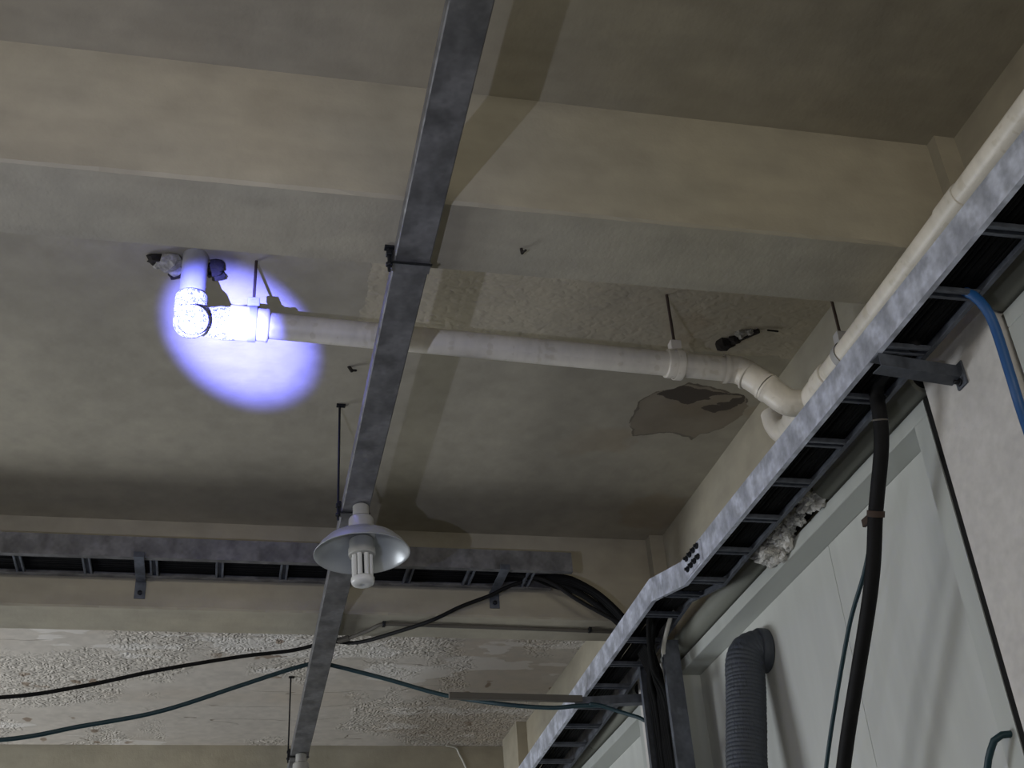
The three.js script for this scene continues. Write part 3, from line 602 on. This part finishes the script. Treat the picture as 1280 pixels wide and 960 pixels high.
// ---------- loose cables and conduit on the far beam ----------
{
  const t = thing('conduit', 'thin grey conduit clipped under the far beam right of the raceway', 'conduit', [0, 0, 0]);
  obj('pipe', tube([[0.425, 3.502, -4.735], [0.45, 3.503, -4.725], [0.53, 3.516, -4.665], [0.575, 3.525, -4.625], [0.68, 3.526, -4.622], [1.1, 3.526, -4.632], [1.70, 3.526, -4.65]], 0.0075, 120, 10, 0.4), M.conduit, t);
  for (const x of [0.585, 1.43]) obj('clip', [box(x, 3.527, -4.622 - 0.012 * (x - 0.58), 0.012, 0.02, 0.024, 0.002)], M.bolt, t);
  obj('end_box', bar(V(0.415, 3.5, -4.74), V(0.46, 3.506, -4.72), 0.022, 0.018, 0.003), M.conduit, t);
  tag(obj('hanging_cable', tube([[1.14, 3.662, -4.46], [1.05, 3.63, -4.475], [0.985, 3.600, -4.49], [0.87, 3.555, -4.50], [0.76, 3.508, -4.53], [0.62, 3.503, -4.66], [0.50, 3.515, -4.79], [0.39, 3.55, -4.88], [0.25, 3.535, -4.94], [0.04, 3.50, -4.93], [-0.264, 3.428, -4.90], [-0.55, 3.358, -4.90], [-0.842, 3.31, -4.90], [-1.4, 3.29, -4.9], [-2.4, 3.45, -4.8]], 0.0078, 220, 10), M.black), 'upper black cable sagging from the far tray to the left edge', 'cable');
  tag(obj('hanging_cable', tube([[-2.4, 3.4, -5.1], [-1.4, 3.185, -5.1], [-0.848, 3.211, -5.1], [-0.559, 3.266, -5.1], [-0.259, 3.33, -5.1], [0.05, 3.441, -5.1], [0.21, 3.50, -5.1], [0.32, 3.536, -5.1], [0.375, 3.543, -5.1], [0.43, 3.534, -5.1], [0.645, 3.481, -5.1], [0.90, 3.40, -5.07], [1.12, 3.315, -4.93], [1.30, 3.278, -4.86], [1.405, 3.277, -4.83], [1.49, 3.272, -4.81]], 0.009, 200, 10), M.teal), 'lower dark teal cable draped over the raceway to the wall bracket', 'cable');
  tag(obj('cable_tail', tube([[1.455, 3.275, -4.80], [1.50, 3.263, -4.79], [1.555, 3.236, -4.77], [1.62, 3.195, -4.72], [1.64, 3.175, -4.70]], 0.008, 60, 10), M.teal), 'short teal cable end drooping below the wall bracket', 'cable');
  tag(obj('white_wire', tube([[1.30, 3.893, -7.33], [1.36, 3.885, -7.35], [1.38, 3.85, -7.357], [1.42, 3.76, -7.358], [1.5, 3.5, -7.357]], 0.006, 60, 8), M.whiteCable), 'thin white wire down the farthest beam at the bottom edge', 'wire');
}

// ---------- things on the right wall ----------
{
  const t = thing('flexible_duct', 'dark grey ribbed flexible duct bending out of the large partition panel', 'duct', [0, 0, 0]);
  const zc = -3.82, yc = 3.128, pts = [W(-0.035, yc, zc), W(0.0, yc, zc), W(0.03, yc - 0.016, zc), W(0.047, yc - 0.055, zc), W(0.056, yc - 0.12, zc), W(0.078, yc - 0.26, zc), W(0.101, yc - 0.40, zc), W(0.125, yc - 0.7, zc), W(0.14, yc - 1.2, zc), W(0.14, yc - 2.0, zc)];
  const curve = new THREE.CatmullRomCurve3(pts); const L = curve.getLength();
  obj('hose', sweep(curve, 1100, 40, (u, a) => { const s = u * L / 0.0135 + a / (Math.PI * 2); const f = s - Math.floor(s); return 0.0655 + 0.0026 * Math.sin(f * Math.PI) + 0.0016 * (N1.vn(u * 300, a * 3, 300, 19) - 0.5); }), M.hose, t);
  obj('collar', lathe([[0.06, 0], [0.0745, 0.0], [0.0765, 0.004], [0.0765, 0.03], [0.0725, 0.036], [0.06, 0.036]], W(-0.0395, yc, zc), W(0.1, yc, zc), 48), M.hose, t);
}
{
  const t = thing('thick_black_cable', 'thick black cable dropping from the wall tray past the partition frame', 'cable', [0, 0, 0]);
  obj('sheath', tube([W(0.2, 3.305, -2.25), W(0.2, 3.318, -2.40), W(0.197, 3.300, -2.455), W(0.192, 3.235, -2.475), W(0.186, 3.16, -2.515), W(0.18, 3.03, -2.62), W(0.175, 2.86, -2.74), W(0.17, 2.52, -3.06), W(0.165, 2.2, -3.3), W(0.16, 1.6, -3.6), W(0.15, 0.8, -3.75), W(0.14, 0.03, -3.78)], 0.0195, 200, 18), M.black, t);
  obj('tape_band', lathe([[0.0193, 0], [0.0208, 0.0005], [0.0208, 0.004], [0.0193, 0.0045]], W(0.1921, 3.228, -2.478), W(0.188, 3.18, -2.5), 24), M.conduit, t);
  obj('clamp', [lathe([[0.0195, 0], [0.023, 0.0005], [0.023, 0.016], [0.0195, 0.0165]], W(0.1805, 3.035, -2.615), W(0.176, 2.92, -2.69), 24), bar(W(0.182, 3.03, -2.64), W(0.182, 3.032, -2.685), 0.01, 0.022, 0.002)], M.rust, t);
  tag(obj('thin_cable', tube([W(0.163, 3.02, -2.668), W(0.163, 2.93, -2.765), W(0.165, 2.86, -2.862), W(0.165, 2.80, -2.93), W(0.165, 2.672, -3.055), W(0.165, 2.53, -3.18), W(0.16, 2.2, -3.45), W(0.15, 1.3, -3.8), W(0.14, 0.02, -3.9)], 0.0062, 120, 8), M.teal), 'thin teal cable hanging close beside the thick black cable', 'cable');
  tag(obj('blue_hose', tube([W(0.222, 3.352, -2.18), W(0.207, 3.325, -2.075), W(0.188, 3.295, -2.022), W(0.17, 3.245, -2.005), W(0.155, 3.19, -2.01), W(0.14, 3.06, -2.03), W(0.125, 2.96, -2.05), W(0.11, 2.6, -2.06), W(0.1, 1.6, -2.06), W(0.1, 0.03, -2.06)], 0.0118, 160, 14), M.blue), 'bright blue hose falling from the wall tray over the pillar edge', 'hose');
  tag(obj('hooked_cable', tube([W(0.043, 2.418, -2.515), W(0.075, 2.414, -2.522), W(0.085, 2.39, -2.545), W(0.085, 2.34, -2.585), W(0.08, 2.2, -2.64), W(0.08, 1.6, -2.7), W(0.08, 0.02, -2.72)], 0.0085, 110, 10), M.teal), 'dark green cable end hooked into the panel frame at the lower right corner', 'cable');
}

// ---------- the torch on a stand, behind the camera's left shoulder ----------
{
  const dir = AIM.clone().sub(TORCH).normalize(), at = k => TORCH.clone().addScaledVector(dir, k);
  const t = thing('torch_stand', 'black hand torch clamped on a tripod, outside the picture', 'torch', [0, 0, 0]);
  obj('torch_body', lathe([[0, 0], [0.014, 0], [0.015, 0.004], [0.015, 0.1], [0.021, 0.12], [0.022, 0.146], [0.0195, 0.146], [0.0195, 0.13], [0, 0.13]], at(-0.152), at(1), 32), M.torch, t);
  obj('lens', lathe([[0, 0], [0.019, 0], [0.019, 0.003], [0, 0.003]], at(-0.018), at(1), 28), glowLens, t);
  const c = at(-0.1); obj('mount', [cyl(V(c.x, c.y - 0.005, c.z), V(c.x, 0.75, c.z), 0.011)], M.torch, t);
  for (let i = 0; i < 3; i++) { const a = i * 2.094 + 0.4; obj('leg', cyl(V(c.x, 0.82, c.z), V(c.x + 0.42 * Math.cos(a), 0.006, c.z + 0.42 * Math.sin(a)), 0.009), M.torch, t); }
}

renderer.render(scene, camera);
